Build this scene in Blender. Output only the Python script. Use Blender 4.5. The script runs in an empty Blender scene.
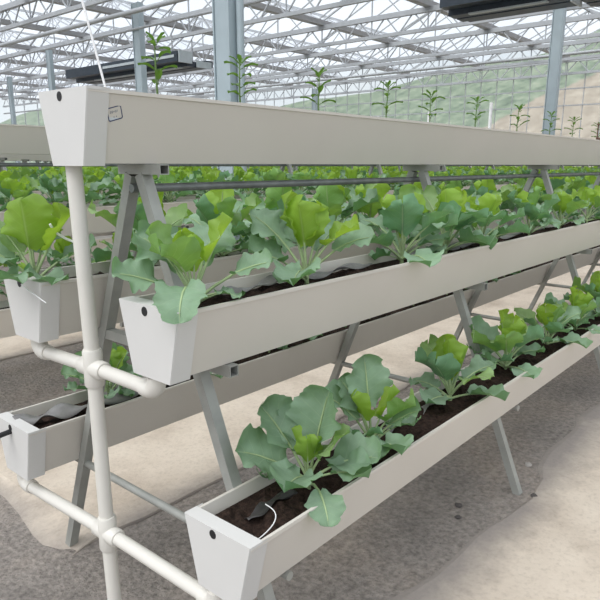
import bpy, bmesh, math, random
from mathutils import Vector, Matrix
C = bpy.context.scene.collection
PI = math.pi
R = math.radians

# ------------------------------------------------------------------ materials
def mat(name):
    m = bpy.data.materials.new(name); m.use_nodes = True
    nt = m.node_tree; nt.nodes.clear()
    out = nt.nodes.new('ShaderNodeOutputMaterial')
    return m, nt, out
def N(nt, t, **kw):
    n = nt.nodes.new(t)
    for k, v in kw.items():
        if k in n.inputs: n.inputs[k].default_value = v
        else: setattr(n, k, v)
    return n
def L(nt, a, b): nt.links.new(a, b)
def ramp(nt, fac, stops):
    r = nt.nodes.new('ShaderNodeValToRGB'); e = r.color_ramp.elements
    while len(e) < len(stops): e.new(0.5)
    for el, (p, c) in zip(e, stops):
        el.position = p; el.color = (*c, 1)
    L(nt, fac, r.inputs['Fac']); return r
def mth(nt, op, a, b=None, c=None, clamp=False):
    n = nt.nodes.new('ShaderNodeMath'); n.operation = op; n.use_clamp = clamp
    for i, v in enumerate((a, b, c)):
        if v is None: continue
        if isinstance(v, (int, float)): n.inputs[i].default_value = v
        else: L(nt, v, n.inputs[i])
    return n.outputs[0]
def mixc(nt, f, a, b, mode='MIX'):
    n = nt.nodes.new('ShaderNodeMix'); n.data_type = 'RGBA'; n.blend_type = mode
    for s, v in ((n.inputs[0], f), (n.inputs[6], a), (n.inputs[7], b)):
        if isinstance(v, (int, float)): s.default_value = v
        elif isinstance(v, tuple): s.default_value = (*v, 1)
        else: L(nt, v, s)
    return n.outputs[2]
def simple(name, col, rough=.5, metal=0, var=.08, scale=6, spec=.5, bump=0, bscale=60):
    m, nt, out = mat(name)
    p = N(nt, 'ShaderNodeBsdfPrincipled'); p.inputs['Roughness'].default_value = rough; p.inputs['Metallic'].default_value = metal
    p.inputs['Specular IOR Level'].default_value = spec
    tc = N(nt, 'ShaderNodeTexCoord')
    nz = N(nt, 'ShaderNodeTexNoise', Scale=scale, Detail=4.0); L(nt, tc.outputs['Object'], nz.inputs['Vector'])
    a = tuple(max(0, c * (1 - var)) for c in col); b = tuple(min(1, c * (1 + var)) for c in col)
    r = ramp(nt, nz.outputs['Fac'], [(.3, a), (.7, b)])
    L(nt, r.outputs['Color'], p.inputs['Base Color'])
    if bump:
        n2 = N(nt, 'ShaderNodeTexNoise', Scale=bscale, Detail=5.0); L(nt, tc.outputs['Object'], n2.inputs['Vector'])
        b_ = N(nt, 'ShaderNodeBump', Strength=bump, Distance=.01); L(nt, n2.outputs['Fac'], b_.inputs['Height']); L(nt, b_.outputs['Normal'], p.inputs['Normal'])
    L(nt, p.outputs[0], out.inputs[0]); return m

M = {}
M['pvc'] = simple('white_trough_plastic', (.65, .612, .555), .38, var=.025, scale=2.5)
M['cap'] = simple('white_cap_plastic', (.66, .65, .63), .42, var=.02, scale=5)
M['pipe'] = simple('cream_pipe_plastic', (.71, .685, .63), .35, var=.03, scale=8)
M['steel'] = simple('galvanised_steel', (.36, .365, .34), .5, .25, var=.10, scale=14)
M['tube'] = simple('dull_steel_tube', (.22, .235, .235), .5, .4, var=.2, scale=20)
M['dark'] = simple('black_rubber_and_hole_shade', (.012, .012, .013), .6)  # hose rubber; also paints the darkness of the inlet holes
M['film'] = simple('grey_film', (.21, .205, .20), .35, var=.25, scale=18, bump=.3, bscale=40)
M['darkfilm'] = simple('dark_film', (.045, .042, .042), .35, var=.2)
M['truss'] = simple('haze_pale_roof_steel', (.42, .44, .46), .5, .15, var=.05)  # steel lightened: the distance haze is put into its colour
M['gutterbeam'] = simple('pale_gutter_steel', (.40, .40, .41), .5, .1, var=.05)
M['column'] = simple('blue_grey_column', (.40, .475, .51), .5, .1, var=.06, scale=3)
M['darkunit'] = simple('dark_slate_unit', (.028, .04, .055), .4, var=.2)
M['paleedge'] = simple('pale_unit_edge', (.45, .5, .52), .4)
M['cord'] = simple('white_cord', (.85, .85, .85), .6)
M['sticker'] = simple('sticker_paper', (.62, .66, .70), .5, var=.03)
M['ink'] = simple('blue_ink', (.035, .05, .13), .5)
M['faintink'] = simple('grey_ink', (.17, .19, .25), .5)
M['brown'] = simple('brown_stick', (.13, .07, .045), .7, var=.2)
M['stone'] = simple('pale_stone', (.42, .39, .36), .9, bump=.4)
M['darkstone'] = simple('dark_clod', (.09, .08, .075), .95, bump=.4)
M['teal'] = simple('teal_shirt', (.02, .20, .26), .8)
M['navy'] = simple('navy_trousers', (.02, .025, .05), .8)
M['skin'] = simple('skin', (.45, .28, .2), .6)
M['hair'] = simple('black_hair', (.012, .01, .01), .6)
M['soil'] = simple('dark_potting_soil', (.035, .022, .017), .95, var=.55, scale=60, spec=.15, bump=.9, bscale=120)
M['stem'] = simple('pale_green_stalk', (.36, .47, .24), .5, var=.15, scale=20)
M['thinstem'] = simple('thin_green_stalk', (.13, .22, .06), .5, var=.15, scale=20)

def leaf_mat(name, top, under, trans, vein, tw):
    m, nt, out = mat(name)
    uv = N(nt, 'ShaderNodeUVMap'); sp = N(nt, 'ShaderNodeSeparateXYZ'); L(nt, uv.outputs[0], sp.inputs[0])
    u = mth(nt, 'MULTIPLY_ADD', sp.outputs[0], 2.0, -1.0); au = mth(nt, 'ABSOLUTE', u); v = sp.outputs[1]
    mid = mth(nt, 'SUBTRACT', 1.0, mth(nt, 'DIVIDE', au, .05), clamp=True)
    ph = mth(nt, 'FRACT', mth(nt, 'MULTIPLY', mth(nt, 'SUBTRACT', v, mth(nt, 'MULTIPLY', au, .30)), 5.5))
    side = mth(nt, 'SUBTRACT', 1.0, mth(nt, 'DIVIDE', mth(nt, 'ABSOLUTE', mth(nt, 'SUBTRACT', ph, .5)), .055), clamp=True)
    side = mth(nt, 'MULTIPLY', side, mth(nt, 'SUBTRACT', .75, mth(nt, 'MULTIPLY', au, .6)))
    vf = mth(nt, 'MAXIMUM', mid, mth(nt, 'MULTIPLY', side, .6))
    tc = N(nt, 'ShaderNodeTexCoord'); nz = N(nt, 'ShaderNodeTexNoise', Scale=18.0, Detail=3.0); L(nt, tc.outputs['Object'], nz.inputs[0])
    oi = N(nt, 'ShaderNodeObjectInfo')
    k = mth(nt, 'ADD', mth(nt, 'MULTIPLY', nz.outputs[0], .75), mth(nt, 'MULTIPLY', oi.outputs['Random'], .30))
    k = mth(nt, 'ADD', k, .48)
    geo = N(nt, 'ShaderNodeNewGeometry')
    base = mixc(nt, geo.outputs['Backfacing'], top, under)
    hv = N(nt, 'ShaderNodeHueSaturation'); L(nt, base, hv.inputs['Color']); L(nt, k, hv.inputs['Value'])
    col = mixc(nt, mth(nt, 'MULTIPLY', vf, .75), hv.outputs[0], vein)
    p = N(nt, 'ShaderNodeBsdfPrincipled', Roughness=.5); p.inputs['Specular IOR Level'].default_value = .4
    L(nt, col, p.inputs['Base Color'])
    b = N(nt, 'ShaderNodeBump', Strength=.35, Distance=.004)
    hgt = mth(nt, 'ADD', mth(nt, 'MULTIPLY', vf, -1.0), mth(nt, 'MULTIPLY', nz.outputs[0], 1.0))
    L(nt, hgt, b.inputs['Height']); L(nt, b.outputs[0], p.inputs['Normal'])
    t = N(nt, 'ShaderNodeBsdfTranslucent'); t.inputs[0].default_value = (*trans, 1)
    mx = N(nt, 'ShaderNodeMixShader'); mx.inputs[0].default_value = tw
    L(nt, p.outputs[0], mx.inputs[1]); L(nt, t.outputs[0], mx.inputs[2]); L(nt, mx.outputs[0], out.inputs[0])
    return m
M['old'] = leaf_mat('blue_green_leaf', (.150, .300, .165), (.27, .40, .27), (.22, .46, .10), (.46, .58, .36), .24)
M['mid'] = leaf_mat('mid_green_leaf', (.20, .37, .115), (.29, .43, .19), (.32, .55, .06), (.50, .60, .33), .3)
M['young'] = leaf_mat('yellow_green_leaf', (.27, .43, .07), (.30, .45, .10), (.45, .68, .045), (.45, .60, .2), .42)
M['seed'] = leaf_mat('seedling_leaf', (.09, .19, .05), (.14, .24, .10), (.22, .42, .04), (.2, .3, .12), .3)

def floor_mat():
    m, nt, out = mat('gravelly_soil')
    tc = N(nt, 'ShaderNodeTexCoord'); P = tc.outputs['Object']
    n1 = N(nt, 'ShaderNodeTexNoise', Scale=1.3, Detail=8.0, Roughness=.65); L(nt, P, n1.inputs[0])
    n2 = N(nt, 'ShaderNodeTexNoise', Scale=38.0, Detail=8.0, Roughness=.75); L(nt, P, n2.inputs[0])
    v = N(nt, 'ShaderNodeTexVoronoi', Scale=55.0); L(nt, P, v.inputs[0])
    c1 = ramp(nt, n1.outputs[0], [(.3, (.25, .228, .21)), (.5, (.335, .30, .27)), (.72, (.43, .365, .31))])
    c2 = ramp(nt, n2.outputs[0], [(.3, (.45, .45, .45)), (.55, (1, 1, 1)), (.75, (1.35, 1.32, 1.28))])
    col = mixc(nt, 1.0, c1.outputs[0], c2.outputs[0], 'MULTIPLY')
    p = N(nt, 'ShaderNodeBsdfPrincipled', Roughness=.95); p.inputs['Specular IOR Level'].default_value = .2
    L(nt, col, p.inputs['Base Color'])
    h = mth(nt, 'ADD', mth(nt, 'MULTIPLY', n2.outputs[0], 1.0), mth(nt, 'MULTIPLY', v.outputs['Distance'], -.5))
    b = N(nt, 'ShaderNodeBump', Strength=.75, Distance=.02); L(nt, h, b.inputs['Height']); L(nt, b.outputs[0], p.inputs['Normal'])
    L(nt, p.outputs[0], out.inputs[0]); return m
def slab_mat():
    m, nt, out = mat('beige_concrete')
    tc = N(nt, 'ShaderNodeTexCoord'); P = tc.outputs['Object']
    n1 = N(nt, 'ShaderNodeTexNoise', Scale=1.8, Detail=9.0, Roughness=.7); L(nt, P, n1.inputs[0])
    n2 = N(nt, 'ShaderNodeTexNoise', Scale=45.0, Detail=6.0, Roughness=.7); L(nt, P, n2.inputs[0])
    c1 = ramp(nt, n1.outputs[0], [(.28, (.42, .35, .28)), (.5, (.60, .52, .43)), (.7, (.69, .61, .51))])
    c2 = ramp(nt, n2.outputs[0], [(.25, (.72, .71, .70)), (.5, (1, 1, 1))])
    col = mixc(nt, .8, c1.outputs[0], c2.outputs[0], 'MULTIPLY')
    # soil dirt trodden in along the slab's ragged margin (attribute = distance to the margin)
    at = N(nt, 'ShaderNodeAttribute'); at.attribute_name = 'margin'
    e = mth(nt, 'ADD', at.outputs['Fac'], mth(nt, 'MULTIPLY_ADD', n1.outputs[0], .9, -.5))
    er = ramp(nt, e, [(.02, (0, 0, 0)), (.5, (1, 1, 1))])
    col = mixc(nt, er.outputs[0], mixc(nt, n2.outputs[0], (.24, .22, .205), (.37, .325, .29)), col)
    p = N(nt, 'ShaderNodeBsdfPrincipled', Roughness=.9); p.inputs['Specular IOR Level'].default_value = .2
    L(nt, col, p.inputs['Base Color'])
    b = N(nt, 'ShaderNodeBump', Strength=.3, Distance=.01); L(nt, n2.outputs[0], b.inputs['Height']); L(nt, b.outputs[0], p.inputs['Normal'])
    L(nt, p.outputs[0], out.inputs[0]); return m
M['floor'] = floor_mat(); M['slab'] = slab_mat()

def glass_mat(name, tint, tr, col, gl=.05):
    m, nt, out = mat(name)
    a = N(nt, 'ShaderNodeBsdfTransparent'); a.inputs[0].default_value = (*tint, 1)
    b = N(nt, 'ShaderNodeBsdfTranslucent'); b.inputs[0].default_value = (*col, 1)
    g = N(nt, 'ShaderNodeBsdfGlossy', Roughness=.15)
    x = N(nt, 'ShaderNodeMixShader'); x.inputs[0].default_value = 1 - tr
    L(nt, a.outputs[0], x.inputs[1]); L(nt, b.outputs[0], x.inputs[2])
    y = N(nt, 'ShaderNodeMixShader'); y.inputs[0].default_value = gl
    L(nt, x.outputs[0], y.inputs[1]); L(nt, g.outputs[0], y.inputs[2])
    L(nt, y.outputs[0], out.inputs[0]); return m
M['roofglass'] = glass_mat('roof_glass', (.97, .98, 1), .86, (.9, .93, .96), .02)
M['wallglass'] = glass_mat('wall_film', (.93, .955, .955), .70, (.85, .88, .89), .02)

def hill_mat():
    m, nt, out = mat('hillside')
    geo = N(nt, 'ShaderNodeNewGeometry'); sp = N(nt, 'ShaderNodeSeparateXYZ'); L(nt, geo.outputs['Position'], sp.inputs[0])
    nz = N(nt, 'ShaderNodeTexNoise', Scale=.16, Detail=8.0, Roughness=.7); L(nt, geo.outputs['Position'], nz.inputs[0])
    n2 = N(nt, 'ShaderNodeTexNoise', Scale=.7, Detail=8.0, Roughness=.75); L(nt, geo.outputs['Position'], n2.inputs[0])
    # the bare cut: below the line y = 30 - 0.75 z
    s = mth(nt, 'SUBTRACT', mth(nt, 'MULTIPLY_ADD', sp.outputs[2], -1.5, 34.5), sp.outputs[1])
    s = mth(nt, 'ADD', s, mth(nt, 'MULTIPLY_ADD', nz.outputs[0], 8.0, -4.0))
    f = ramp(nt, mth(nt, 'MULTIPLY_ADD', s, .5, .5, clamp=True), [(.35, (0, 0, 0)), (.65, (1, 1, 1))])
    g = ramp(nt, n2.outputs[0], [(.36, (.05, .095, .055)), (.5, (.16, .225, .14)), (.66, (.33, .37, .27))])  # greens greyed, so part of the haze sits in the hill colour
    t = ramp(nt, n2.outputs[0], [(.34, (.24, .19, .14)), (.52, (.37, .31, .24)), (.7, (.52, .45, .36))])
    col = mixc(nt, f.outputs[0], g.outputs[0], t.outputs[0])
    p = N(nt, 'ShaderNodeBsdfPrincipled', Roughness=1.0); p.inputs['Specular IOR Level'].default_value = 0
    L(nt, col, p.inputs['Base Color']); L(nt, p.outputs[0], out.inputs[0]); return m
M['hill'] = hill_mat()

# ------------------------------------------------------------------ mesh builder
class MB:
    def __init__(s): s.v = []; s.f = []; s.mi = []; s.uv = []; s.sm = []
    def add(s, vs, fs, mi=0, uvs=None, smooth=False):
        o = len(s.v); s.v += [tuple(v) for v in vs]
        for f in fs:
            s.f.append([i + o for i in f]); s.mi.append(mi); s.sm.append(smooth)
            s.uv += [uvs[i] if uvs else (0, 0) for i in f]
    def box(s, a, b, mi=0):
        x0, y0, z0 = a; x1, y1, z1 = b
        s.add([(x0,y0,z0),(x1,y0,z0),(x1,y1,z0),(x0,y1,z0),(x0,y0,z1),(x1,y0,z1),(x1,y1,z1),(x0,y1,z1)],
              [(0,3,2,1),(4,5,6,7),(0,1,5,4),(1,2,6,5),(2,3,7,6),(3,0,4,7)], mi)
    def bar(s, a, b, w, d, side=(1,0,0), mi=0):
        """solid rectangular bar from a to b: w along `side`, d across it"""
        a = Vector(a); b = Vector(b); t = (b - a).normalized(); sx = Vector(side); sx = (sx - t * sx.dot(t)).normalized(); sy = t.cross(sx)
        vs = []
        for p in (a, b):
            for i, j in ((-1,-1),(1,-1),(1,1),(-1,1)): vs.append(p + sx * (i * w / 2) + sy * (j * d / 2))
        s.add(vs, [(0,3,2,1),(4,5,6,7),(0,1,5,4),(1,2,6,5),(2,3,7,6),(3,0,4,7)], mi)
    def hollow(s, a, b, w, d, th, side=(1,0,0)):
        """open-ended rectangular tube"""
        a = Vector(a); b = Vector(b); t = (b - a).normalized(); sx = Vector(side); sx = (sx - t * sx.dot(t)).normalized(); sy = t.cross(sx)
        vs = []
        for p in (a, b):
            for q in (0, th):
                for i, j in ((-1,-1),(1,-1),(1,1),(-1,1)): vs.append(p + sx * (i * (w / 2 - q)) + sy * (j * (d / 2 - q)))
        fs = []
        for i in range(4):
            j = (i + 1) % 4
            fs += [(i, j, 8 + j, 8 + i), (4 + j, 4 + i, 12 + i, 12 + j), (j, i, 4 + i, 4 + j), (8 + i, 8 + j, 12 + j, 12 + i)]
        s.add(vs, fs)
    def tube(s, pts, r, seg=10, mi=0, cap=True):
        pts = [Vector(p) for p in pts]; n = len(pts); rs = r if isinstance(r, (list, tuple)) else [r] * n
        t0 = (pts[1] - pts[0]).normalized(); ref = Vector((0,0,1)) if abs(t0.z) < .9 else Vector((1,0,0))
        nx = t0.cross(ref).normalized(); vs = []
        for i, p in enumerate(pts):
            t = (pts[min(i+1, n-1)] - pts[max(i-1, 0)]).normalized()
            nx = (nx - t * nx.dot(t)).normalized(); ny = t.cross(nx)
            for k in range(seg):
                a = 2 * PI * k / seg; vs.append(p + (nx * math.cos(a) + ny * math.sin(a)) * rs[i])
        fs = [(i*seg+k, i*seg+(k+1)%seg, (i+1)*seg+(k+1)%seg, (i+1)*seg+k) for i in range(n-1) for k in range(seg)]
        s.add(vs, fs, mi, smooth=True)
        if cap:
            s.add(vs[:seg], [tuple(range(seg))[::-1]], mi); s.add(vs[-seg:], [tuple(range(seg))], mi)
    def ring_extrude(s, prof, x0, x1, mi=0, closed=True, caps=False):
        """profile of (y,z) extruded along x"""
        n = len(prof); vs = [(x0, y, z) for y, z in prof] + [(x1, y, z) for y, z in prof]
        m = n if closed else n - 1
        s.add(vs, [(i, n + i, n + (i+1) % n, (i+1) % n) for i in range(m)], mi)
        if caps: s.add(vs[:n], [tuple(range(n))], mi); s.add(vs[n:], [tuple(range(n))[::-1]], mi)
    def mesh(s, name, mats):
        me = bpy.data.meshes.new(name); me.from_pydata(s.v, [], s.f); me.update()
        for m in (mats if isinstance(mats, (list, tuple)) else [mats]): me.materials.append(m)
        me.polygons.foreach_set('material_index', s.mi); me.polygons.foreach_set('use_smooth', s.sm)
        ul = me.uv_layers.new(name='UVMap'); ul.data.foreach_set('uv', [c for u in s.uv for c in u])
        return me
    def build(s, name, mats, parent=None):
        return link(name, s.mesh(name, mats), parent)
def link(name, data, parent=None, loc=(0,0,0), rz=0):
    o = bpy.data.objects.new(name, data); C.objects.link(o)
    if parent: o.parent = parent
    o.location = loc; o.rotation_euler = (0, 0, rz); return o
def tag(o, label=None, cat=None, group=None, kind=None):
    if label: o['label'] = label
    if cat: o['category'] = cat
    if group: o['group'] = group
    if kind: o['kind'] = kind
    return o
def thing(name, label, cat, loc=(0,0,0), rz=0, group=None):
    return tag(link(name, None, None, loc, rz), label, cat, group)
ORD = 'first second third fourth fifth sixth seventh eighth ninth tenth eleventh twelfth thirteenth fourteenth fifteenth sixteenth seventeenth eighteenth nineteenth twentieth'.split()
def bevel(o, w, seg=2):
    b = o.modifiers.new('bevel', 'BEVEL'); b.width = w; b.segments = seg; b.limit_method = 'ANGLE'; b.angle_limit = R(40)

# ------------------------------------------------------------------ measures (metres)
G = -.125                        # ground; z = 1.5 is the eye and the underside of the nearest top trough
WT, WB, H = .125, .0757, .197    # half widths and height of a trough
ZT, ZM, ZL = 1.5, .933, .347
YM, YL = .327, .556
RACK = 2.9; LIFT = .065          # rack spacing; the racks behind stand a little higher
FRAME0, FRAMES = .227, 1.7

# ------------------------------------------------------------------ camera
f, pitch, yaw, roll = 622.69, R(13.9443), R(40.1363), R(.1662)
cpx, cpy = 307.03, 318.73
fw = Vector((math.cos(yaw)*math.cos(pitch), math.sin(yaw)*math.cos(pitch), -math.sin(pitch)))
rt = Vector((math.sin(yaw), -math.cos(yaw), 0)); up = rt.cross(fw)
r2 = rt*math.cos(roll) + up*math.sin(roll); u2 = up*math.cos(roll) - rt*math.sin(roll)
cd = bpy.data.cameras.new('camera'); cam = bpy.data.objects.new('camera', cd); C.objects.link(cam)
cam.matrix_world = Matrix(((r2.x,u2.x,-fw.x,-.9556),(r2.y,u2.y,-fw.y,-1.6991),(r2.z,u2.z,-fw.z,1.5),(0,0,0,1)))
cd.sensor_width = 36; cd.lens = f / 600 * 36; cd.shift_x = -(cpx-300)/600; cd.shift_y = (cpy-300)/600
cd.clip_start = .02; cd.clip_end = 600
bpy.context.scene.camera = cam

# ------------------------------------------------------------------ ground and concrete aisles
random.seed(3)
mb = MB(); mb.add([(-40,-40,G),(160,-40,G),(160,160,G),(-40,160,G)], [(0,1,2,3)])
tag(mb.build('floor', M['floor']), kind='structure')
def slab(name, x0, x1, y0, y1, top):
    nx = int((min(x1, 9) - x0) / .12); ny = 14; xs = [x0 + (min(x1, 9) - x0) * i / nx for i in range(nx + 1)]
    if x1 > 9: xs += [9 + (x1 - 9) * i / 20 for i in range(1, 21)]
    ys = [y0 + (y1 - y0) * t for t in (0, .012, .03, .06, .12, .2, .35, .5, .65, .8, .88, .94, .97, .988, 1)]
    vs = []; mg = []
    wob = [.06*math.sin(q*.31 + 1) + .03*math.sin(q*.83) + random.uniform(-.012, .012) for q in range(len(xs))]; wob2 = [random.uniform(-.018, .018) for _ in range(len(xs))]
    wy = [.04*math.sin(q*1.1) for q in range(15)]
    for i, x in enumerate(xs):
        for j, y in enumerate(ys):
            t = j / 14
            yy = y + (wob[i] if y0 < -.5 else wob2[i]) * t ** 3 + wob2[i] * (1 - t) ** 3
            xx = x + (wy[j] if i == 0 else 0)
            edge = min(i * .12, yy - y0, y1 - yy)
            z = top if (0 < i and 0 < j < len(ys) - 1) else (top - .008 if y0 > 0 and i > 0 else G + .0005)
            vs.append((xx, yy, z)); mg.append(max(0, min(1, edge / .42 + (-.05 if y0 < -.5 else .22))))
    n = len(ys); fs = [(i*n+j, (i+1)*n+j, (i+1)*n+j+1, i*n+j+1) for i in range(len(xs)-1) for j in range(n-1)]
    o = len(vs)
    rim = [i*n for i in range(len(xs))] + [(len(xs)-1)*n + j for j in range(1, n)] + [i*n + n-1 for i in range(len(xs)-2, -1, -1)] + [j for j in range(n-2, 0, -1)]
    for i in rim: vs.append((vs[i][0], vs[i][1], G - .02)); mg.append(0)
    m = len(rim); fs += [(rim[k], o + k, o + (k+1) % m, rim[(k+1) % m]) for k in range(m)]
    b = MB(); b.add(vs, fs, smooth=False); ob = b.build(name, M['slab'])
    a = ob.data.attributes.new('margin', 'FLOAT', 'POINT'); a.data.foreach_set('value', mg)
    return tag(ob, kind='structure')
slab('path', .18, 27, .575, 1.98, G + .022)
slab('path', .35, 27, -2.6, -.66, G + .008)
for k in range(1, 6): slab('path', .3, 27, RACK*k + .62, RACK*k + 2.0, G + .022)

# ------------------------------------------------------------------ troughs
def trough_profile(inner=False):
    t = .006
    return [(-WT, H), (-WB, 0), (WB, 0), (WT, H), (WT + .007, H), (WT + .007, H - .004), (WT + .001, H - .006), (WB + .001, -.002), (-WB - .001, -.002), (-WT - .001, H - .006), (-WT - .007, H - .004), (-WT - .007, H)]
def trough_body(x0, x1):
    # outer skin, rolled rim, inner skin
    t = .005
    outer = [(-WB, 0), (WB, 0), (WT, H - .012), (WT + .005, H - .010), (WT + .005, H), (WT - t, H), (WB - t, t), (-WB + t, t), (-WT + t, H), (-WT - .005, H), (-WT - .005, H - .010), (-WT, H - .012)]
    b = MB(); b.ring_extrude(outer, x0, x1, caps=True); return b
def cap_mesh(x0, sgn=1):
    """end cap: trapezoid plate, sleeve around the trough, flat flange on top"""
    b = MB(); q = .007; pl = .006; slv = .068
    P0 = [(-WB - q, -q), (WB + q, -q), (WT + q, H + .003), (-WT - q, H + .003)]
    X = lambda d: x0 + sgn * d
    n = 4
    vs = [(X(0), y * .985, z) for y, z in P0] + [(X(.004), y, z) for y, z in P0] + [(X(slv), y, z) for y, z in P0]
    I = [(-WB + .002, .002), (WB - .002, .002), (WT - .006, H + .003), (-WT + .006, H + .003)]
    b.add(vs, [(0, 1, 2, 3)] + [(i, 4+i, 4+(i+1)%4, (i+1)%4) for i in range(4)] + [(4+i, 8+i, 8+(i+1)%4, 4+(i+1)%4) for i in range(2)] + [(4+3, 8+3, 8+0, 4+0)])
    fl = .046   # flange
    b.box((min(X(.003), X(fl)), -WT - q, H - .004), (max(X(.003), X(fl)), WT + q, H + .0035))
    return b
caps = {}
def trough(y, z, x0, x1, label, parts=True, hole=True, group=None, rim_tilt=0):
    t = thing('planting_trough', label, 'planter', (x0, y, z), 0, group)
    ln = x1 - x0
    key = round(ln, 2)
    if key not in caps: caps[key] = trough_body(0.004, ln).mesh('trough_body', M['pvc'])
    link('trough_body', caps[key], t)
    if parts:
        if 'c' not in caps: caps['c'] = cap_mesh(0).mesh('end_cap', M['cap'])
        c = link('end_cap', caps['c'], t)
        if hole:
            if 'h' not in caps:
                b = MB(); seg = 20; r = .0125
                vs = [(-.0012, r*math.cos(2*PI*k/seg), r*1.05*math.sin(2*PI*k/seg)) for k in range(seg)] + [(.0008, r*math.cos(2*PI*k/seg), r*1.05*math.sin(2*PI*k/seg)) for k in range(seg)]
                b.add(vs, [tuple(range(seg))] + [(k, k+seg, (k+1)%seg+seg, (k+1)%seg) for k in range(seg)])
                caps['h'] = b.mesh('inlet_hole_shade', M['dark'])  # black disc painted in for the shade inside an open hole
            link('inlet_hole_shade', caps['h'], c, (0, .012, H - .0155))
    return t
def soil(y, z, x0, x1, label, lvl=.158, seed=0, group=None, fine=True):
    rnd = random.Random(seed); hw = WB + (WT - WB) * lvl / H - .006
    step = .025 if fine else .4; nx = max(2, int((x1 - x0) / step)); ny = 9 if fine else 2
    b = MB(); vs = []; 
    import mathutils
    for i in range(nx + 1):
        x = (x1 - x0) * i / nx
        for j in range(ny + 1):
            yy = -hw + 2 * hw * j / ny
            zz = lvl + (mathutils.noise.noise((x*9, yy*9, seed)) * .020 + mathutils.noise.noise((x*34, yy*34, seed)) * .015 if fine else 0)
            if j in (0, ny): zz = lvl - .004
            vs.append((x, yy, min(zz, H - .006)))
    n = ny + 1; b.add(vs, [(i*n+j, (i+1)*n+j, (i+1)*n+j+1, i*n+j+1) for i in range(nx) for j in range(ny)], smooth=False)
    o = link('soil', b.mesh('soil', M['soil']), None, (x0, y, z)); return tag(o, label, 'soil', group, 'stuff')

X1 = 9.0
trough(0, ZT, 0, X1, 'empty looking topmost white trough of the front rack, paper sticker on its side')
trough(-YM, ZM, .008, X1, 'middle-height white trough of the front rack, on the side facing us')
trough(YM, ZM, -.018, X1, 'middle-height white trough of the front rack, on the far side, behind the upright pipe')
trough(-YL, ZL, .022, X1, 'lowest white trough of the front rack, on the near side beside the gravel strip')
trough(YL, ZL, -.007, X1, 'lowest white trough of the front rack on the far side, black hose in its end')
soil(0, ZT, .06, X1, 'dark soil filling the topmost trough of the front rack', seed=1, lvl=.14)
soil(-YM, ZM, .06, X1, 'dark soil in the near middle trough of the front rack', seed=2)
soil(YM, ZM, .05, X1, 'dark soil in the far middle trough of the front rack', seed=3)
soil(-YL, ZL, .075, X1, 'dark soil in the lowest near trough of the front rack', seed=4, lvl=.162)
soil(YL, ZL, .05, X1, 'dark soil in the lowest far trough of the front rack', seed=5)
RK = ['front', 'second', 'third', 'fourth', 'fifth', 'sixth', 'seventh']
LEV = [(0, ZT, 'top'), (-YM, ZM, 'near middle'), (YM, ZM, 'far middle'), (-YL, ZL, 'near lowest'), (YL, ZL, 'far lowest')]
XE = 26
for k in range(1, 7):
    for dy, z, nm in LEV:
        if k > 2 and nm.endswith('lowest'): continue
        trough(RACK*k + dy, z + LIFT, -.2, XE, 'long white %s trough of the %s rack back' % (nm, RK[k]), parts=True, hole=k < 2)
        soil(RACK*k + dy, z + LIFT, -.1, XE, 'dark soil in the %s trough of the %s rack back' % (nm, RK[k]), fine=False, seed=k)

# ------------------------------------------------------------------ A-frames
AY = -.012; SLOPE = .40
def leg_y(z, s): return AY + s * (.027 + SLOPE * (ZT - .035 - z))
def aframe_parts(full=True):
    b = MB(); P = []
    for s in (-1, 1):
        l = MB(); l.bar((0, leg_y(G - .003, s), G - .003), (0, leg_y(1.468, s), 1.468), .038, .036)
        P.append(('leg', l.mesh('leg', M['steel'])))
    t = MB(); t.hollow((0, -.145, 1.483), (0, .07, 1.483), .034, .030, .003); P.append(('top_plate', t.mesh('top_plate', M['steel'])))
    c = MB(); c.hollow((0, -.425, ZM - .0195), (0, .425, ZM - .0195), .034, .034, .003); P.append(('middle_crossbar', c.mesh('middle_crossbar', M['steel'])))
    c = MB(); c.tube([(.0, -.64, ZL - .018), (.0, .64, ZL - .018)], .0145, 12); P.append(('lower_crossbar', c.mesh('lower_crossbar', M['steel'])))
    return P
AP = aframe_parts()
def aframe(x, y, z, label, group=None):
    t = thing('rack_frame', label, 'rack frame', (x, y, G + z), 0, group)
    for n, me in AP:
        o = link(n, me, t, (0, 0, -G))
    return t
for i in range(6):
    aframe(FRAME0 + FRAMES*i, 0, 0, 'steel A-frame of the front rack, %s' % ('nearest the upright drain pipe' if i == 0 else ORD[i] + ' counted from the upright drain pipe'))
for k in range(1, 7):
    for i in range(1, 15):
        aframe(.73 + FRAMES*i, RACK*k, LIFT, 'steel A-frame holding up the %s rack back' % RK[k], 'A-frames of the %s rack' % RK[k])
mb = MB(); mb.tube([(FRAME0 - .02, 0, 1.425), (X1, 0, 1.425)], .0135, 14)
tag(mb.build('apex_tube', M['tube']), 'dark round steel tube running along the front rack just under the top trough', 'tube')
for k in range(1, 7):
    mb = MB(); mb.tube([(.5, RACK*k, 1.425 + LIFT), (XE, RACK*k, 1.425 + LIFT)], .0135, 8)
    tag(mb.build('apex_tube', M['tube']), 'grey steel tube under the top trough of the %s rack back' % RK[k], 'tube')

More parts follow.
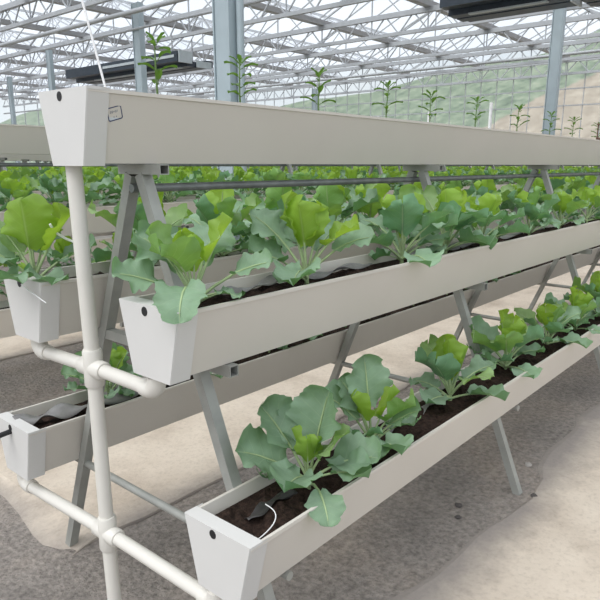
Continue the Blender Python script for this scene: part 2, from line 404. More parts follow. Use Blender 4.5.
# ------------------------------------------------------------------ drain pipes
t = thing('drain_pipe', 'cream plastic drain pipe with side branches standing at the front rack end', 'pipe', (.042, .03, G))
def rel(x, y, z): return (x - .042, y - .03, z - G)
px, py = .045, .030; r = .0235
def pb(name, fn):
    b = MB(); fn(b); return b.build(name, M['pipe'], t)
pb('riser', lambda b: b.tube([rel(px, .047, ZT - .002), rel(px, .03, .9), rel(px, .028, .3), rel(px, .015, G - .003)], [r]*4, 24))
def branch(z0, yl, zl, yr, zr, yt):
    T = Vector(rel(px, yt, z0))
    def tee(b):
        b.tube([T + Vector((0,0,-.062)), T + Vector((0,0,-.055)), T + Vector((0,0,.055)), T + Vector((0,0,.062))], [.0275, .031, .031, .0275], 24)
        A = Vector(rel(px, yl, zl)); B = Vector(rel(px, yr, zr)); da = (A - T).normalized(); db = (B - T).normalized()
        b.tube([T, T + da*.056, T + da*.062], [.030, .030, .026], 24); b.tube([T, T + db*.056, T + db*.062], [.030, .030, .026], 24)
    pb('tee_fitting', tee)
    for (y, z, top, dx) in ((yl, zl, None, 0), (yr, zr, None, 0)):
        E = Vector(rel(px, y, z)); d = (E - T).normalized()
        pb('branch_pipe', lambda b: b.tube([T + d*.03, E - d*.045], r * .93, 20))
        zt = (ZM if z0 > .6 else ZL) - .003
        def elbow(b):
            pts = [E - d*.062, E - d*.045]
            for q in range(7):
                a = q / 6 * PI / 2
                pts.append(E - d*.034 + d * (.034 * math.sin(a)) + Vector((0, 0, .034 * (1 - math.cos(a)))))
            pts.append(E + Vector((0, 0, .045)))
            b.tube(pts, [.0265] + [.0275]*9, 20)
            b.tube([E + Vector((0,0,.04)), Vector((E.x, E.y, zt - G))], .021, 20)
        pb('elbow_fitting', elbow)
branch(.872, .375, .862, -.300, .872, .030)
branch(.285, .615, .262, -.525, .290, .026)

# ------------------------------------------------------------------ sticker on top trough
def side_pt(x, s):   # point on the near face of the top trough, s = height up the face
    y = -(WB + (WT - WB) * s / H) - .0012
    return Vector((x, y, ZT + s))
t = thing('sticker', 'small white paper sticker with a blue rounded border on the top trough', 'sticker', side_pt(.092, .136))
o0 = side_pt(.092, .136); ex = Vector((1, 0, 0)); es = (side_pt(0, .1) - side_pt(0, 0)).normalized(); nn = ex.cross(es)
a = R(17); sx = ex*math.cos(a) + es*math.sin(a); sy = es*math.cos(a) - ex*math.sin(a)
def rrect(w, h, rr, off):
    pts = []
    for cx, cy, a0 in ((w-rr, h-rr, 0), (-w+rr, h-rr, 90), (-w+rr, -h+rr, 180), (w-rr, -h+rr, 270)):
        for q in range(6):
            an = R(a0 + 18*q); pts.append(sx*(cx + rr*math.cos(an)) + sy*(cy + rr*math.sin(an)) + nn*off)
    return pts
b = MB(); p = rrect(.0235, .019, .006, .0008); b.add(p, [tuple(range(len(p)))]); q = rrect(.0235, .019, .006, -.0004)
b.add(p + q, [(i, (i+1) % 24, 24 + (i+1) % 24, 24 + i) for i in range(24)]); b.build('paper', M['sticker'], t)
b = MB(); p = rrect(.0235, .019, .006, .0013); q = rrect(.0205, .016, .004, .0013); n = len(p)
b.add(p + q, [(i, (i+1) % n, n + (i+1) % n, n + i) for i in range(n)]); b.build('border', M['ink'], t)
b = MB()
def stroke(x0, y0, x1, y1, w=.0011):
    d = Vector((x1-x0, y1-y0, 0)).normalized(); e = Vector((-d.y, d.x, 0)) * w/2; P = []
    for x, y, s in ((x0, y0, 1), (x1, y1, 1), (x1, y1, -1), (x0, y0, -1)):
        X = x + e.x*s; Y = y + e.y*s; P.append(sx*X + sy*Y + nn*.0013)
    b.add(P, [(0, 1, 2, 3)])
for i, gl in enumerate(('2', '8', 'x', '8', '1')):   # the row of small characters, then the two marks below
    X = -.0125 + i*.0056; Y = .0055; w = .0016; h = .0028
    S = {'2': [(-w,h,w,h),(w,h,w,0),(w,0,-w,0),(-w,0,-w,-h),(-w,-h,w,-h)], '8': [(-w,h,w,h),(w,h,w,-h),(w,-h,-w,-h),(-w,-h,-w,h),(-w,0,w,0)],
         'x': [(-w,w,w,-w),(-w,-w,w,w)], '1': [(0,h,0,-h),(0,h,-w,h*.5)]}[gl]
    for q in S: stroke(X+q[0], Y+q[1], X+q[2], Y+q[3])
for X in (-.0045, .0035): stroke(X, -.0075, X, -.0105, .0018); stroke(X - .0015, -.0078, X + .0015, -.0078)
b.build('print', M['faintink'], t)

# ------------------------------------------------------------------ irrigation bits
def ribbon(pts, wid, name, label, th=.0012, m='film', twist=0, seed=1):
    rnd = random.Random(seed); b = MB(); vs = []; n = len(pts)
    dense = []
    for i in range(n - 1):
        for q in range(5):
            s = q / 5; p0 = pts[max(i-1, 0)]; p1 = pts[i]; p2 = pts[i+1]; p3 = pts[min(i+2, n-1)]
            dense.append([.5*((2*p1[k]) + (-p0[k]+p2[k])*s + (2*p0[k]-5*p1[k]+4*p2[k]-p3[k])*s*s + (-p0[k]+3*p1[k]-3*p2[k]+p3[k])*s**3) for k in range(3)])
    dense.append(list(pts[-1])); n = len(dense)
    for i, p in enumerate(dense):
        d = Vector(dense[min(i+1, n-1)]) - Vector(dense[max(i-1, 0)]); d.z = 0; d.normalize(); e = Vector((-d.y, d.x, 0))
        tw = .5*math.sin(i*.55 + seed) + twist; e = e*math.cos(tw) + Vector((0, 0, math.sin(tw)))
        for s in (-1, -.35, .3, 1): vs.append(Vector(p) + e*(s*wid/2) + Vector((0, 0, .004*math.cos(s*3 + i*.4))))
    b.add(vs, [(i*4+j, (i+1)*4+j, (i+1)*4+j+1, i*4+j+1) for i in range(n-1) for j in range(3)], smooth=True)
    o = b.build(name, M[m]); s = o.modifiers.new('solid', 'SOLIDIFY'); s.thickness = th
    tag(o, label, 'drip tape'); return o
def bp(y, z, lst, lvl=.16): return [(x, y + dy, z + lvl + dz) for x, dy, dz in lst]
ribbon(bp(-YM, ZM, [(.20,.075,.010),(.28,.05,.016),(.36,.045,.020),(.44,.055,.016),(.52,.06,.018),(.60,.058,.03),(.70,.05,.02),(.82,.05,.014),(.92,.056,.018),(1.02,.05,.022),(1.12,.05,.012)]), .042, 'drip_tape', 'crinkled grey drip tape lying on soil between first and second plants of near middle trough', seed=2)
ribbon(bp(-YM, ZM, [(1.42,.04,.012),(1.52,.05,.03),(1.62,.06,.02),(1.8,.05,.016),(2.1,.05,.03),(2.3,.05,.03),(2.45,.04,.018),(2.8,.05,.02)]), .05, 'drip_tape', 'crinkled grey drip tape farther along the near middle trough', seed=5)
ribbon(bp(YL, ZL, [(.02,.02,.034),(.09,.015,.030),(.16,.005,.026),(.24,.0,.030),(.33,-.01,.022),(.45,-.02,.028),(.6,-.02,.02),(.8,0,.015)]), .075, 'drip_tape', 'broad crinkled grey film over the soil of the lowest far trough', seed=7, twist=.15)
ribbon(bp(-YL, ZL, [(.92,.045,.022),(1.02,.05,.030),(1.12,.04,.02),(1.22,.05,.026),(1.34,.05,.018)], .15), .05, 'drip_tape', 'grey drip tape between second and third plants of the lowest near trough', seed=9)
mb = MB(); mb.tube([(-.12, YL+.025, ZL+H-.05), (-.05, YL+.016, ZL+H-.035), (-.008, YL+.012, ZL+H-.03), (.003, YL+.012, ZL+H-.03)], .010, 12)
tag(mb.build('hose', M['dark']), 'black hose stub poking out of the lowest far trough end', 'hose')
# dark drip film strip with a white wire at the near end of the lowest near trough
ribbon(bp(-YL, ZL, [(.145,.01,.022),(.185,.0,.026),(.235,.012,.028),(.29,.02,.024),(.36,.015,.02)], .15), .034, 'drip_tape', 'short dark drip tape end on bare soil in the lowest near trough', m='darkfilm', seed=4)
mb = MB(); cp = [Vector(c) for c in ((.22,-YL+.005,ZL+.186), (.20,-YL-.03,ZL+.198), (.215,-YL-.10,ZL+.196), (.085,-YL-.088,ZL+.172))]
mb.tube([cp[0]*(1-q)**3 + cp[1]*3*q*(1-q)**2 + cp[2]*3*q*q*(1-q) + cp[3]*q**3 for q in [k/16 for k in range(17)]], .0017, 8)
tag(mb.build('wire', M['cord']), 'thin white wire curving over the bare soil of the lowest near trough', 'wire')
mb = MB(); mb.tube([(.061, .25, 1.309), (.072, .25, 1.288), (.085, .25, 1.275), (.105, .235, 1.258), (.115, .17, 1.245), (.075, .07, 1.235), (.05, .04, 1.232)], .0045, 8)
tag(mb.build('wire', M['cord']), 'short curved white wire from the upright drain pipe to the plant behind', 'wire')
mb = MB(); mb.tube([(-.03, .30, 1.117), (-.034, .25, 1.105), (-.034, .21, 1.096), (-.03, .147, 1.077)], .0018, 6)
tag(mb.build('wire', M['cord']), 'fine white thread on the end cap of the far middle trough', 'wire')
# cord from roof to top trough
mb = MB(); A = Vector((.058, -.127, ZT + H + .004)); B = Vector((.054, -.08, 1.849)); D = (B - A); mb.tube([A, A + D * (3.9 / D.z)], .0032, 8)
tag(mb.build('support_cord', M['cord']), 'thin white cord tied to the top trough and running up to the roof', 'cord')
# brown stick with an upright peg, far along the top trough
t = thing('garden_stick', 'brown stick with a thin upright peg lying on the top trough rim', 'stick', (4.6, -.1, ZT + H))
b = MB(); b.tube([(0, 0, .012), (.3, .01, .012), (1.2, .03, .010)], [.010, .013, .012], 8); b.build('rod', M['brown'], t)
b = MB(); b.tube([(0, 0, .01), (-.005, 0, .06), (-.002, 0, .12)], [.006, .005, .005], 8); b.tube([(-.004, 0, .115), (-.004, 0, .13)], [.012, .010], 8); b.build('peg', M['brown'], t)

# ------------------------------------------------------------------ leafy plants
def leaf(b, bs, base, az, el, ln, wd, curl, pet, mi, rnd, res=(18, 5), lobes=1.0, roll=0, cup=.25, ruff=1.0):
    """bs: stalk builder, b: blade builder. The leaf leaves `base` at azimuth az, elevation el and bends by curl along its length."""
    nl, nw = res
    n = 22 if nl > 8 else 10
    p = Vector(base); pts = [p.copy()]; dirs = []
    e = el; step = ln / n
    for i in range(n):
        t = (i + .5) / n
        e_ = el - curl * (t ** 1.6)
        d = Vector((math.cos(az)*math.cos(e_), math.sin(az)*math.cos(e_), math.sin(e_))); dirs.append(d); p = p + d*step; pts.append(p.copy())
    def at(t):
        x = t * n; i = min(int(x), n - 1); return pts[i].lerp(pts[i+1], x - i), dirs[i]
    side0 = Vector((-math.sin(az), math.cos(az), 0))
    ph = rnd.uniform(0, 6.28); ph2 = rnd.uniform(0, 6.28); k = rnd.uniform(3.2, 4.4)
    vs = []; uv = []
    for i in range(nl + 1):
        t = 1 - (1 - i / nl) ** 1.45
        P, d = at(pet + (1 - pet) * t)
        nrm = side0.cross(d).normalized() * -1
        if nrm.z < 0 and abs(el) < 1.4: nrm = -nrm
        ro = roll * (.4 + .6*t); sd = side0*math.cos(ro) + nrm*math.sin(ro); nr = nrm*math.cos(ro) - side0*math.sin(ro)
        # broad, rounded blade, widest beyond the middle
        w = max(.0, math.sin(PI * (t*.945 + .055) ** 1.16)) ** .52 * (.55 + .45 * min(1, t / .35)) if t < .9999 else 0
        w = max(w, .05)
        for j in range(-nw, nw + 1):
            s = j / nw; a = abs(s)
            g = 1 if s > 0 else -1
            lob = 1 + lobes * (.085*math.sin(k*2*PI*t + ph + g*.7) + .048*math.sin(k*5.3*PI*t + ph2*g)) * a**2
            rf = ruff * wd * ((.10)*math.sin(2*PI*1.7*t + ph2 + g*1.3) * a**2.2 + (.045)*math.sin(2*PI*4.6*t + ph*g) * a**3)
            z = cup * wd * (a**1.7) * (.5 + .5*t) - .03 * wd * math.exp(-(a*6)**2)
            back = -.05 * wd * a * a * (1 - t)
            q = P + sd * (s * wd/2 * w * lob) + nr * (z + rf) + d * back
            vs.append(q); uv.append(((s + 1)/2, t))
    m = 2*nw + 1
    b.add(vs, [(i*m+j, i*m+j+1, (i+1)*m+j+1, (i+1)*m+j) for i in range(nl) for j in range(m-1)], mi, uv, True)
    if bs is not None:
        T = [at(x)[0] for x in ([0, pet*.5, pet, pet + (1-pet)*.3, pet + (1-pet)*.6, pet + (1-pet)*.85] if nl > 8 else [0, pet, pet + (1-pet)*.4])]
        off = Vector((0, 0, -.0012))
        rr = [.0052, .0042, .0035, .0026, .0018, .0009] if nl > 8 else [.005, .0035, .0015]
        sc = min(1.2, ln / .2)
        bs.tube([q + off for q in T], [x * sc for x in rr], 6, cap=False)

def plant_meshes(spec, seed, res=(18, 5), stalks=True, size=1.0):
    rnd = random.Random(seed); b = MB(); bs = MB() if stalks else None
    for (az, el, ln, wd, curl, pet, mi, h, *ro) in spec:
        leaf(b, bs, (math.cos(R(az))*.006, math.sin(R(az))*.006, h), R(az), R(el), ln*size, wd*size, R(curl), pet, mi, rnd, res, roll=R(ro[0]) if ro else rnd.uniform(-.35, .35), cup=rnd.uniform(.05, .35) if mi < 2 else .3, ruff=rnd.uniform(.7, 1.3))
    if bs: bs.tube([(0, 0, -.012), (0, 0, .02), (.002, 0, .055*size), (0, 0, .075*size)], [.008, .0075, .007, .004], 8)
    fm = b.mesh('foliage', [M['old'], M['mid'], M['young']])
    return fm, (bs.mesh('stalks', M['stem']) if bs else None)
def rand_spec(seed, n_low=4, n_mid=5, n_up=3):
    rnd = random.Random(seed); S = []; a0 = rnd.uniform(0, 360)
    for i in range(n_low):
        S.append((a0 + 360*i/n_low + rnd.uniform(-25, 25), rnd.uniform(18, 40), rnd.uniform(.19, .245), rnd.uniform(.125, .155), rnd.uniform(35, 70), rnd.uniform(.32, .45), 0, .025))
    a0 += 45
    for i in range(n_mid):
        S.append((a0 + 360*i/n_mid + rnd.uniform(-25, 25), rnd.uniform(44, 64), rnd.uniform(.22, .275), rnd.uniform(.13, .165), rnd.uniform(22, 60), rnd.uniform(.34, .44), 0 if rnd.random() < .6 else 1, .045))
    for i in range(n_up):
        S.append((a0 + 20 + 360*i/n_up + rnd.uniform(-30, 30), rnd.uniform(68, 84), rnd.uniform(.19, .25), rnd.uniform(.105, .145), rnd.uniform(-8, 35), rnd.uniform(.34, .44), 2 if rnd.random() < .8 else 1, .06))
    S.append((a0 + rnd.uniform(0, 360), 30, rnd.uniform(.11, .15), .09, 80, .42, 0, .02))
    for i in range(2): S.append((a0 + 180*i, 80, .12, .05, 5, .3, 2, .07))
    return S
def plant(name, label, loc, rz, fm, sm, group=None, sc=1.0):
    t = thing(name, label, 'plant', loc, rz, group); t.scale = (sc, sc, sc)
    link('foliage', fm, t)
    if sm: link('stalks', sm, t)
    return t
HI = [plant_meshes(rand_spec(s), s) for s in range(11, 23)]
LO = [plant_meshes(rand_spec(s, 4, 4, 4), s, (8, 3), False)[0] for s in range(41, 49)]
# hero plants: az, el, length, width, curl, petiole share, age, height
def hero(y, z, lvl, x, label, spec, seed, sc=1.0):
    fm, sm = plant_meshes(spec, seed, (20, 7)); return plant('leafy_plant', label, (x, y, z + lvl), 0, fm, sm, sc=sc)
hero(-YL, ZL, .160, .41, 'broad-leaved green plant nearest the end of the lowest near trough',
    [(142, 40, .255, .175, 30, .30, 0, .03, -40), (102, 58, .265, .165, 18, .34, 0, .04, -25), (-6, 76, .275, .185, 10, .34, 0, .05, 10), (-50, 38, .235, .165, 48, .34, 0, .03, 25),
     (198, 40, .20, .165, 62, .34, 0, .03, -10), (236, 28, .235, .115, 95, .50, 0, .02, 0), (-70, 32, .20, .13, 50, .42, 0, .03, 20), (60, 58, .24, .15, 25, .40, 0, .04, 0),
     (215, 68, .15, .075, -5, .35, 2, .05), (-70, 66, .21, .15, 35, .34, 1, .05, 10), (150, 74, .16, .07, 5, .4, 2, .06), (250, 72, .14, .07, 10, .36, 2, .06), (120, 14, .15, .10, 40, .42, 0, .02)], 5, 1.0)
hero(-YM, ZM, .158, .17, 'broad-leaved green plant nearest the end cap of the near middle trough',
    [(146, 34, .235, .140, 30, .40, 0, .03, -38), (110, 60, .25, .165, 40, .34, 0, .04, -20), (220, 44, .265, .135, 128, .48, 0, .03, 0), (-48, 40, .25, .125, 34, .52, 0, .03, 25),
     (-20, 25, .15, .10, 60, .45, 0, .02), (60, 48, .25, .15, 40, .40, 0, .04), (128, 66, .215, .11, 30, .38, 1, .05, -15), (-50, 70, .235, .10, 20, .40, 2, .055, 25), (200, 66, .21, .14, 66, .36, 1, .05),
     (10, 70, .235, .15, 40, .36, 0, .05), (240, 78, .16, .07, 0, .35, 2, .06), (80, 76, .17, .08, 10, .4, 2, .06), (-72, 30, .15, .07, 60, .5, 0, .03)], 8)
hero(-YM, ZM, .158, .67, 'green plant with a tall yellow-green heart, second from the end of the near middle trough',
    [(118, 58, .29, .165, 30, .36, 0, .04, -30), (205, 36, .185, .15, 95, .36, 0, .03, 0), (180, 34, .15, .09, 80, .5, 0, .02), (-48, 48, .27, .135, 48, .45, 0, .04, 30), (-62, 62, .24, .11, 55, .45, 2, .05, 20),
     (110, 76, .27, .15, 12, .36, 2, .05, -10), (200, 80, .24, .16, 18, .36, 2, .055, 0), (-40, 80, .22, .13, 20, .36, 2, .06), (60, 60, .26, .16, 30, .38, 0, .04), (10, 50, .25, .15, 40, .38, 0, .04), (140, 40, .22, .13, 40, .42, 0, .03, -30)], 21)
hero(YM, ZM, .158, .03, 'leafy plant with a tall yellow-green leaf at the end of the far middle trough',
    [(130, 44, .245, .15, 30, .36, 0, .03, -25), (205, 26, .21, .155, 50, .34, 0, .03, -20), (190, 48, .235, .14, 42, .36, 0, .03, -20), (-45, 42, .24, .13, 32, .40, 0, .03, 20), (220, 84, .25, .19, 5, .34, 2, .05, 0),
     (-48, 62, .25, .14, 15, .36, 2, .05, 30), (115, 62, .23, .13, 30, .36, 1, .05), (40, 54, .24, .15, 35, .38, 0, .04), (262, 34, .165, .13, 75, .36, 0, .02), (60, 72, .2, .11, 20, .4, 2, .06)], 9)
hero(-YL, ZL, .160, .76, 'green plant with upright rounded leaves, second from the end in the lowest near trough',
    [(130, 60, .255, .14, 40, .36, 0, .04, -25), (60, 78, .295, .165, 8, .38, 0, .05, 0), (-60, 52, .21, .12, 35, .40, 0, .04, 20), (200, 50, .17, .12, 45, .38, 0, .03), (250, 32, .175, .13, 60, .44, 0, .03), (-70, 62, .21, .12, 45, .38, 1, .05),
     (-20, 30, .2, .12, 55, .4, 0, .03), (160, 70, .18, .10, 20, .36, 2, .06), (-50, 76, .19, .11, 35, .36, 2, .06), (225, 34, .15, .10, 70, .45, 0, .02), (100, 66, .24, .14, 20, .36, 0, .05, -20)], 12)
rnd = random.Random(77)
def row(y, z, lvl, xs, where, start, sc=1.0):
    for i, x in enumerate(xs):
        fm, sm = HI[rnd.randrange(len(HI))]
        n = start + i
        plant('leafy_plant', 'leafy green plant, %s from the drain pipe end of the %s' % (ORD[n], where), (x, y + rnd.uniform(-.015, .015), z + lvl), rnd.uniform(0, 6.28), fm, sm, sc=sc*rnd.uniform(.92, 1.1))
row(-YM, ZM, .158, [1.28, 1.66, 2.03, 2.66, 3.22, 3.75, 4.3, 4.85, 5.4, 6.0, 6.6, 7.2], 'near middle trough', 2, 1.0)
row(-YL, ZL, .150, [1.38, 1.95, 2.5, 2.95, 3.45, 4.0, 4.5, 5.0, 5.6, 6.2], 'lowest near trough', 2, 1.0)
row(YM, ZM, .158, [.50, .86, 1.20, 1.63, 2.0, 2.5, 3.0, 3.5, 4.0, 4.5, 5.0, 5.5, 6.0, 6.6, 7.2], 'far middle trough', 1, 1.06)
row(YL, ZL, .158, [.42, .95, 1.4, 1.8, 2.35, 2.9, 3.45, 4.0, 4.5, 5.0], 'lowest far trough', 0, .78)
def back_row(k, dy, z, nm, x0, x1, stp, hi):
    x = x0
    while x < x1:
        fm, sm = HI[rnd.randrange(len(HI))] if hi else (LO[rnd.randrange(len(LO))], None)
        plant('leafy_plant', 'leafy green vegetable plant in the %s trough of the %s rack back' % (nm, RK[k]), (x, RACK*k + dy, z + LIFT + .158), rnd.uniform(0, 6.28), fm, sm, 'plants in the %s trough of the %s rack' % (nm, RK[k]), rnd.uniform(.90, 1.10))
        x += stp * rnd.uniform(.85, 1.15)
back_row(1, -YM, ZM, 'near middle', .25, 16.5, .42, True)
back_row(1, YM, ZM, 'far middle', .4, 16.5, .42, True)
back_row(1, -YL, ZL, 'near lowest', .5, 5, .5, False)
back_row(1, YL, ZL, 'far lowest', .8, 6, .5, False)
back_row(2, -YM, ZM, 'near middle', .9, 25, .47, False)
back_row(2, YM, ZM, 'far middle', .9, 25, .47, False)
back_row(3, -YM, ZM, 'near middle', 1.5, 25.5, .5, False)
# everything farther back: too many to count
b = MB()
for k in range(3, 7):
    for dy in (-YM, YM):
        if k == 3 and dy < 0: continue
        x = 1.5
        while x < 25.5:
            me = LO[rnd.randrange(len(LO))]; a = rnd.uniform(0, 6.28); s = rnd.uniform(.90, 1.10); ca, sa = math.cos(a)*s, math.sin(a)*s
            vs = [(x + v.co.x*ca - v.co.y*sa, RACK*k + dy + v.co.x*sa + v.co.y*ca, ZM + LIFT + .158 + v.co.z*s) for v in me.vertices]
            o = len(b.v); b.v += vs
            uvl = me.uv_layers[0].data
            for p in me.polygons:
                b.f.append([o + i for i in p.vertices]); b.mi.append(p.material_index); b.sm.append(True); b.uv += [tuple(uvl[l].uv) for l in p.loop_indices]
            x += .45 * rnd.uniform(.85, 1.15)
tag(b.build('foliage_mass', [M['old'], M['mid'], M['young']]), 'distant rows of leafy green plants in the racks farthest back', 'plants', kind='stuff')

# seedlings standing in the top trough
def seedling(seed, h):
    rnd = random.Random(seed); b = MB(); s = MB()
    s.tube([(0, 0, -.01), (.004*rnd.uniform(-1, 1), .004, h*.5), (.01*rnd.uniform(-1, 1), 0, h)], [.0042, .0034, .0018], 6)
    az = rnd.uniform(0, 6.28); z = h*.46; i = 0
    while z < h*1.0:
        for q in (0, 1):
            leaf(b, s, (0, 0, z), az + PI*q + rnd.uniform(-.4, .4), R(rnd.uniform(20, 45)), rnd.uniform(.06, .085)*(1.1 - .25*z/h), .024, R(rnd.uniform(30, 75)), .22, 0, rnd, (6, 2), lobes=.2, cup=.25, ruff=.5)
        az += 1.7 + rnd.uniform(-.3, .3); z += h*.15; i += 1
    for q in range(4): leaf(b, s, (0, 0, h*.97), az + q*1.57, R(50), .05, .016, R(40), .15, 0, rnd, (6, 2), lobes=.2)
    return b.mesh('foliage', M['seed']), s.mesh('stalk', M['thinstem'])
SX = [.33, .69, 1.13, 1.64, 2.05, 2.58, 3.2, 3.8, 4.3, 4.95, 5.5, 6.0]; SH = [.225, .205, .21, .21, .205, .215, .215, .21, .20, .19, .20, .20]
for i, (x, h) in enumerate(zip(SX, SH)):
    fm, sm = seedling(200 + i, h)
    plant('seedling', 'thin upright seedling rising above the top trough, %s' % ('nearest its sticker' if i == 0 else ORD[i] + ' from the sticker end'), (x, .0, ZT + .14), 0, fm, None)
    link('stalk', sm, C.objects[-1] if False else bpy.data.objects[[o.name for o in C.objects if o.name.startswith('seedling')][-1]])

# ------------------------------------------------------------------ greenhouse shell
ZC_UP, ZC_LO = 5.90, 5.36
TX = [4.5 + 4*k for k in range(0, 7)]
Y0, Y1 = -7.6, 44.4
for i, x in enumerate(TX):
    t = tag(thing('roof_truss', 'pale steel lattice roof truss spanning across the racks, %s' % ('closest to the camera' if i == 0 else ORD[i] + ' counting away from the camera'), 'roof truss', (x, 0, ZC_LO)), kind='thing')
    b = MB(); b.bar((0, Y0, ZC_UP-ZC_LO), (0, Y1, ZC_UP-ZC_LO), .13, .14); b.build('upper_chord', M['truss'], t)
    b = MB(); b.bar((0, Y0, 0), (0, Y1, 0), .10, .10); b.build('lower_chord', M['truss'], t)
    b = MB(); y = Y0; q = 0
    while y < Y1 - .1:
        b.bar((0, y, 0), (0, y + .5, ZC_UP-ZC_LO), .034, .034); b.bar((0, y + .5, ZC_UP-ZC_LO), (0, y + 1, 0), .034, .034)
        if q % 2 == 0: b.bar((0, y, 0), (0, y, ZC_UP-ZC_LO), .032, .032)
        y += 1; q += 1
    b.build('web_lattice', M['truss'], t)
for i, y in enumerate([-3.6 + 4*j for j in range(13)]):
    b = MB(); b.ring_extrude([(y-.11, ZC_UP+.06), (y+.11, ZC_UP+.06), (y+.15, ZC_UP+.2), (y-.15, ZC_UP+.2)], -8, 28.5, caps=True)
    tag(b.build('trim_%d' % (i+1), M['gutterbeam']), kind='structure')
# gables: glazing bars and glass
ZG, ZR = ZC_UP + .2, ZC_UP + 1.05
bars = MB(); gl = MB()
for j in range(12):
    y = -3.6 + 4*j; yr = y + 2
    bars.bar((-8, yr, ZR), (28.5, yr, ZR), .07, .07, side=(0, 1, 0))
    x = -8
    while x <= 28.6:
        for ya in (y + .1, y + 3.9): bars.bar((x, ya, ZG), (x, yr, ZR), .03, .035)
        x += 1.1
    for ya in (y + .1, y + 3.9): gl.add([(-8, ya, ZG+.03), (28.5, ya, ZG+.03), (28.5, yr, ZR+.03), (-8, yr, ZR+.03)], [(0, 1, 2, 3)])
    # thin braces under the gable
    for x in [4.5 + 4*k for k in range(7)]:
        bars.bar((x, y, ZG), (x, yr, ZR), .05, .05); bars.bar((x, y + 4, ZG), (x, yr, ZR), .05, .05); bars.bar((x, yr, ZC_UP + .08), (x, yr, ZR), .035, .035)
        bars.bar((x, y + 1, ZC_UP + .09), (x, yr, ZR), .028, .028); bars.bar((x, y + 3, ZC_UP + .09), (x, yr, ZR), .028, .028)
tag(bars.build('ceiling', M['truss']), kind='structure'); tag(gl.build('ceiling_glazing', M['roofglass']), kind='structure')
# end wall (x = 28.5) and side wall (y = 44.4)
XW = 28.7
b = MB(); y = Y0
while y < 44.3: b.bar((XW, y, G), (XW, y, ZC_UP), .032, .03, side=(0, 1, 0)); y += .8
for z in (.6, 2.2, 4.05, 4.75, 5.36): b.bar((XW - .03, Y0, z), (XW - .03, Y1, z), .05, .05)
tag(b.build('trim_20', M['truss']), kind='structure')
b = MB(); b.add([(XW+.04, Y0, G), (XW+.04, Y1, G), (XW+.04, Y1, ZR), (XW+.04, Y0, ZR)], [(0, 1, 2, 3)]); tag(b.build('wall_far', M['wallglass']), kind='structure')
b = MB(); x = -8
while x < 28.5: b.bar((x, Y1, G), (x, Y1, ZC_UP), .05, .05); x += 1.0
for z in (.6, 2.2, 4.05, 5.36): b.bar((-8, Y1, z), (28.5, Y1, z), .05, .05)
tag(b.build('trim_21', M['truss']), kind='structure')
b = MB(); b.add([(-8, Y1+.04, G), (XW, Y1+.04, G), (XW, Y1+.04, ZC_UP+.2), (-8, Y1+.04, ZC_UP+.2)], [(0, 1, 2, 3)]); tag(b.build('wall_left', M['wallglass']), kind='structure')
for q, (y, z1) in enumerate(((11.8, 4.35), (15.1, 4.1), (18.2, 4.0))):
    b = MB(); b.tube([(28.35, y, G), (28.35, y, 2.9), (28.4, y - .12, 3.15), (28.4, y - .12, z1)], [.11, .11, .08, .08], 10)
    tag(b.build('downpipe', M['cord']), 'white downpipe on the far end wall, %s from the right-hand column' % ORD[q], 'pipe')
# columns
def column(x, y, w, label, extra=True, pipe=False):
    t = tag(thing('steel_column', label, 'column', (x, y, G)), kind='thing')
    b = MB(); hgt = ZC_LO - G
    b.box((-w*.28, -w/2, 0), (w*.28, w/2, hgt)); o = b.build('shaft', M['column'], t); bevel(o, .012)
    if extra:
        b = MB(); b.box((-w*.34, -w/2 - .02, 0), (w*.34, -w/2 - .001, hgt)); b.box((-w*.34, w/2 + .001, 0), (w*.34, w/2 + .02, hgt)); b.build('flanges', M['column'], t)
    if pipe:
        b = MB(); b.tube([(.05, -w/2 - .075, 0), (.05, -w/2 - .075, hgt)], .045, 14); b.build('downpipe', M['column'], t)
    b = MB(); b.box((-w*.5, -w*.6, -.002), (w*.5, w*.6, .02)); b.build('base_plate', M['steel'], t)
column(4.53, 4.20, .24, 'broad blue-grey steel column rising behind the second rack, upper left of the photo', pipe=True)
column(15.95, 4.38, .24, 'tall pale blue steel column at the right, standing behind the top trough')
column(9.19, 12.4, .24, 'grey steel column farther back under the dark hanging unit at left')
column(25.84, 20.4, .24, 'thin pale blue column far back in the middle of the greenhouse')
column(11.14, 20.4, .2, 'grey column far back at the left edge, above the second rack')
column(13.46, 28.4, .2, 'most distant grey column at the left edge of the photo')
# pipes under the roof
for (x, z, rr, lb) in ((8.5, 4.94, .055, 'thick pale pipe hung across the greenhouse under the nearest trusses'), (9.1, 4.75, .03, 'thin pale pipe hung beside the thick one under the roof'), (20.5, 4.9, .05, 'pale pipe hung across the far part of the greenhouse')):
    b = MB(); b.tube([(x, Y0, z), (x, Y1, z)], rr, 10); tag(b.build('roof_pipe', M['truss']), lb, 'pipe')
# dark slatted units below the trusses
def unit(x, y0, y1, z, label):
    t = thing('hanging_unit', label, 'hanging unit', (x, y0, z))
    ln = y1 - y0
    b = MB()
    for dx, dz, h in ((-.55, .10, .30), (-.15, 0, .16), (.25, 0, .12), (.6, .05, .2)): b.box((dx, 0, dz), (dx + .3, ln, dz + h))
    b.build('slats', M['darkunit'], t)
    b = MB(); b.box((-.57, .12, .22), (-.553, ln * .62, .30)); b.box((-.2, .3, -.03), (-.08, ln * .8, -.003)); b.build('pale_strip', M['paleedge'], t)
    b = MB(); b.box((-.5, -.06, .08), (.0, -.003, .42)); b.box((.2, -.05, 0), (.8, -.003, .2)); o = b.build('end_plate', M['paleedge'], t)
    for yy in (.4, ln - .4):
        for xx, zz in ((-.4, .38), (.4, .10)):
            b = MB(); b.bar((xx, yy, zz), (xx, yy, ZC_LO - z), .03, .03); b.build('hanger', M['truss'], t)
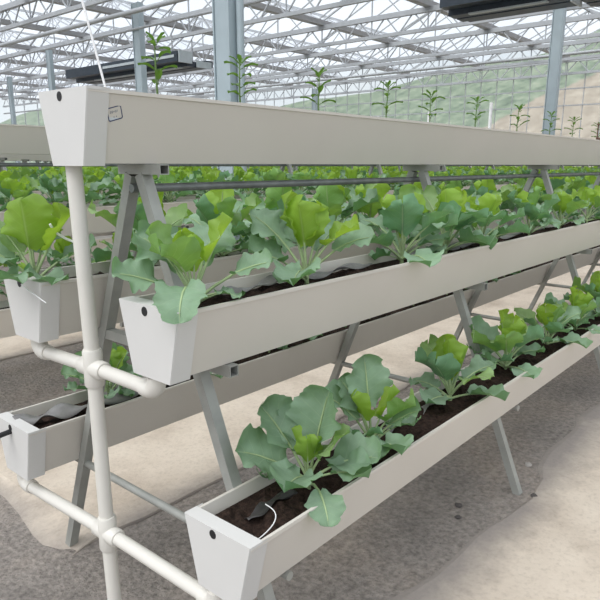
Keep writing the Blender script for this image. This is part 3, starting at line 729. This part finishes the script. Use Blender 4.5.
unit(12.6, 14.5, 21.0, 4.45, 'long dark slatted unit hung under the roof at upper left, behind seedlings')
unit(12.4, 3.0, 5.45, 4.62, 'long dark slatted unit hung under the roof beside the right-hand column')
unit(13.2, -1.5, 2.95, 4.72, 'dark slatted unit at the top right corner, cut off by the photo edge')

# ------------------------------------------------------------------ hills outside
def hz(x, y):
    import mathutils
    ridge = 15.5 + 3.0*math.sin(y*.05 + .4) + 2.5*mathutils.noise.noise((y*.05, 3, 0))
    ridge *= .90 + .25*max(0, min(1, (38 - y)/30))
    s = max(0, min(1, (x - 42) / 48)); s = s*s*(3 - 2*s)
    return G - .3 + ridge*s + .8*mathutils.noise.noise((x*.12, y*.12, 7))*s
b = MB(); nx, ny = 60, 90
vs = [(38 + 90*i/nx, -60 + 220*j/ny, hz(38 + 90*i/nx, -60 + 220*j/ny)) for i in range(nx+1) for j in range(ny+1)]
b.add(vs, [(i*(ny+1)+j, (i+1)*(ny+1)+j, (i+1)*(ny+1)+j+1, i*(ny+1)+j+1) for i in range(nx) for j in range(ny)], smooth=True)
tag(b.build('hill', M['hill']), kind='structure')

# pebbles and clods on the gravel strip
stones = [((2.26, -.60), .020, 'stone', 'pale pebble on the dark strip under the lowest near trough'), ((1.52, -.55), .016, 'darkstone', 'dark clod lying left of the second A-frame foot'), ((1.62, -.50), .018, 'darkstone', 'small dark clod behind the second A-frame foot'), ((1.95, -.75), .018, 'darkstone', 'dark clod right of the second A-frame foot')]
for (x, y), s, m, lb in stones:
    bm = bmesh.new(); bmesh.ops.create_icosphere(bm, subdivisions=2, radius=s); rr = random.Random(int(x*1000))
    for v in bm.verts: v.co = v.co * rr.uniform(.8, 1.15); v.co.z *= .55
    me = bpy.data.meshes.new('pebble'); bm.to_mesh(me); bm.free(); me.materials.append(M[m])
    tag(link('pebble', me, None, (x, y, G + s*.35)), lb, 'stone')

# ------------------------------------------------------------------ light
w = bpy.data.worlds.new('world'); bpy.context.scene.world = w; w.use_nodes = True; nt = w.node_tree; nt.nodes.clear()
out = nt.nodes.new('ShaderNodeOutputWorld'); bg = nt.nodes.new('ShaderNodeBackground')
tc = nt.nodes.new('ShaderNodeTexCoord'); sp = nt.nodes.new('ShaderNodeSeparateXYZ'); L(nt, tc.outputs['Generated'], sp.inputs[0])
nz = N(nt, 'ShaderNodeTexNoise', Scale=3.0, Detail=5.0); L(nt, tc.outputs['Generated'], nz.inputs[0])
sky = ramp(nt, mth(nt, 'MULTIPLY_ADD', sp.outputs[2], .5, .5), [(.48, (.35, .34, .32)), (.5, (.80, .85, .89)), (.75, (.80, .84, .89)), (1, (.88, .91, .95))])
cl = ramp(nt, nz.outputs[0], [(.35, (.90, .93, .97)), (.6, (1, 1, 1))])
L(nt, mixc(nt, 1.0, sky.outputs[0], cl.outputs[0], 'MULTIPLY'), bg.inputs[0]); bg.inputs[1].default_value = 1.1
L(nt, bg.outputs[0], out.inputs[0])
sd = bpy.data.lights.new('sun', 'SUN'); sd.energy = 2.5; sd.angle = R(50); sd.color = (1, .975, .94)
so = bpy.data.objects.new('sun', sd); C.objects.link(so)
so.rotation_euler = Vector((-.75, .12, 1.0)).to_track_quat('Z', 'Y').to_euler()

sc = bpy.context.scene
sc.view_settings.view_transform = 'Standard'; sc.view_settings.look = 'None'; sc.view_settings.gamma = 1
sc.view_settings.exposure = .20
sc.cycles.use_denoising = True
sc.cycles.transparent_max_bounces = 24; sc.cycles.max_bounces = 7; sc.cycles.diffuse_bounces = 4
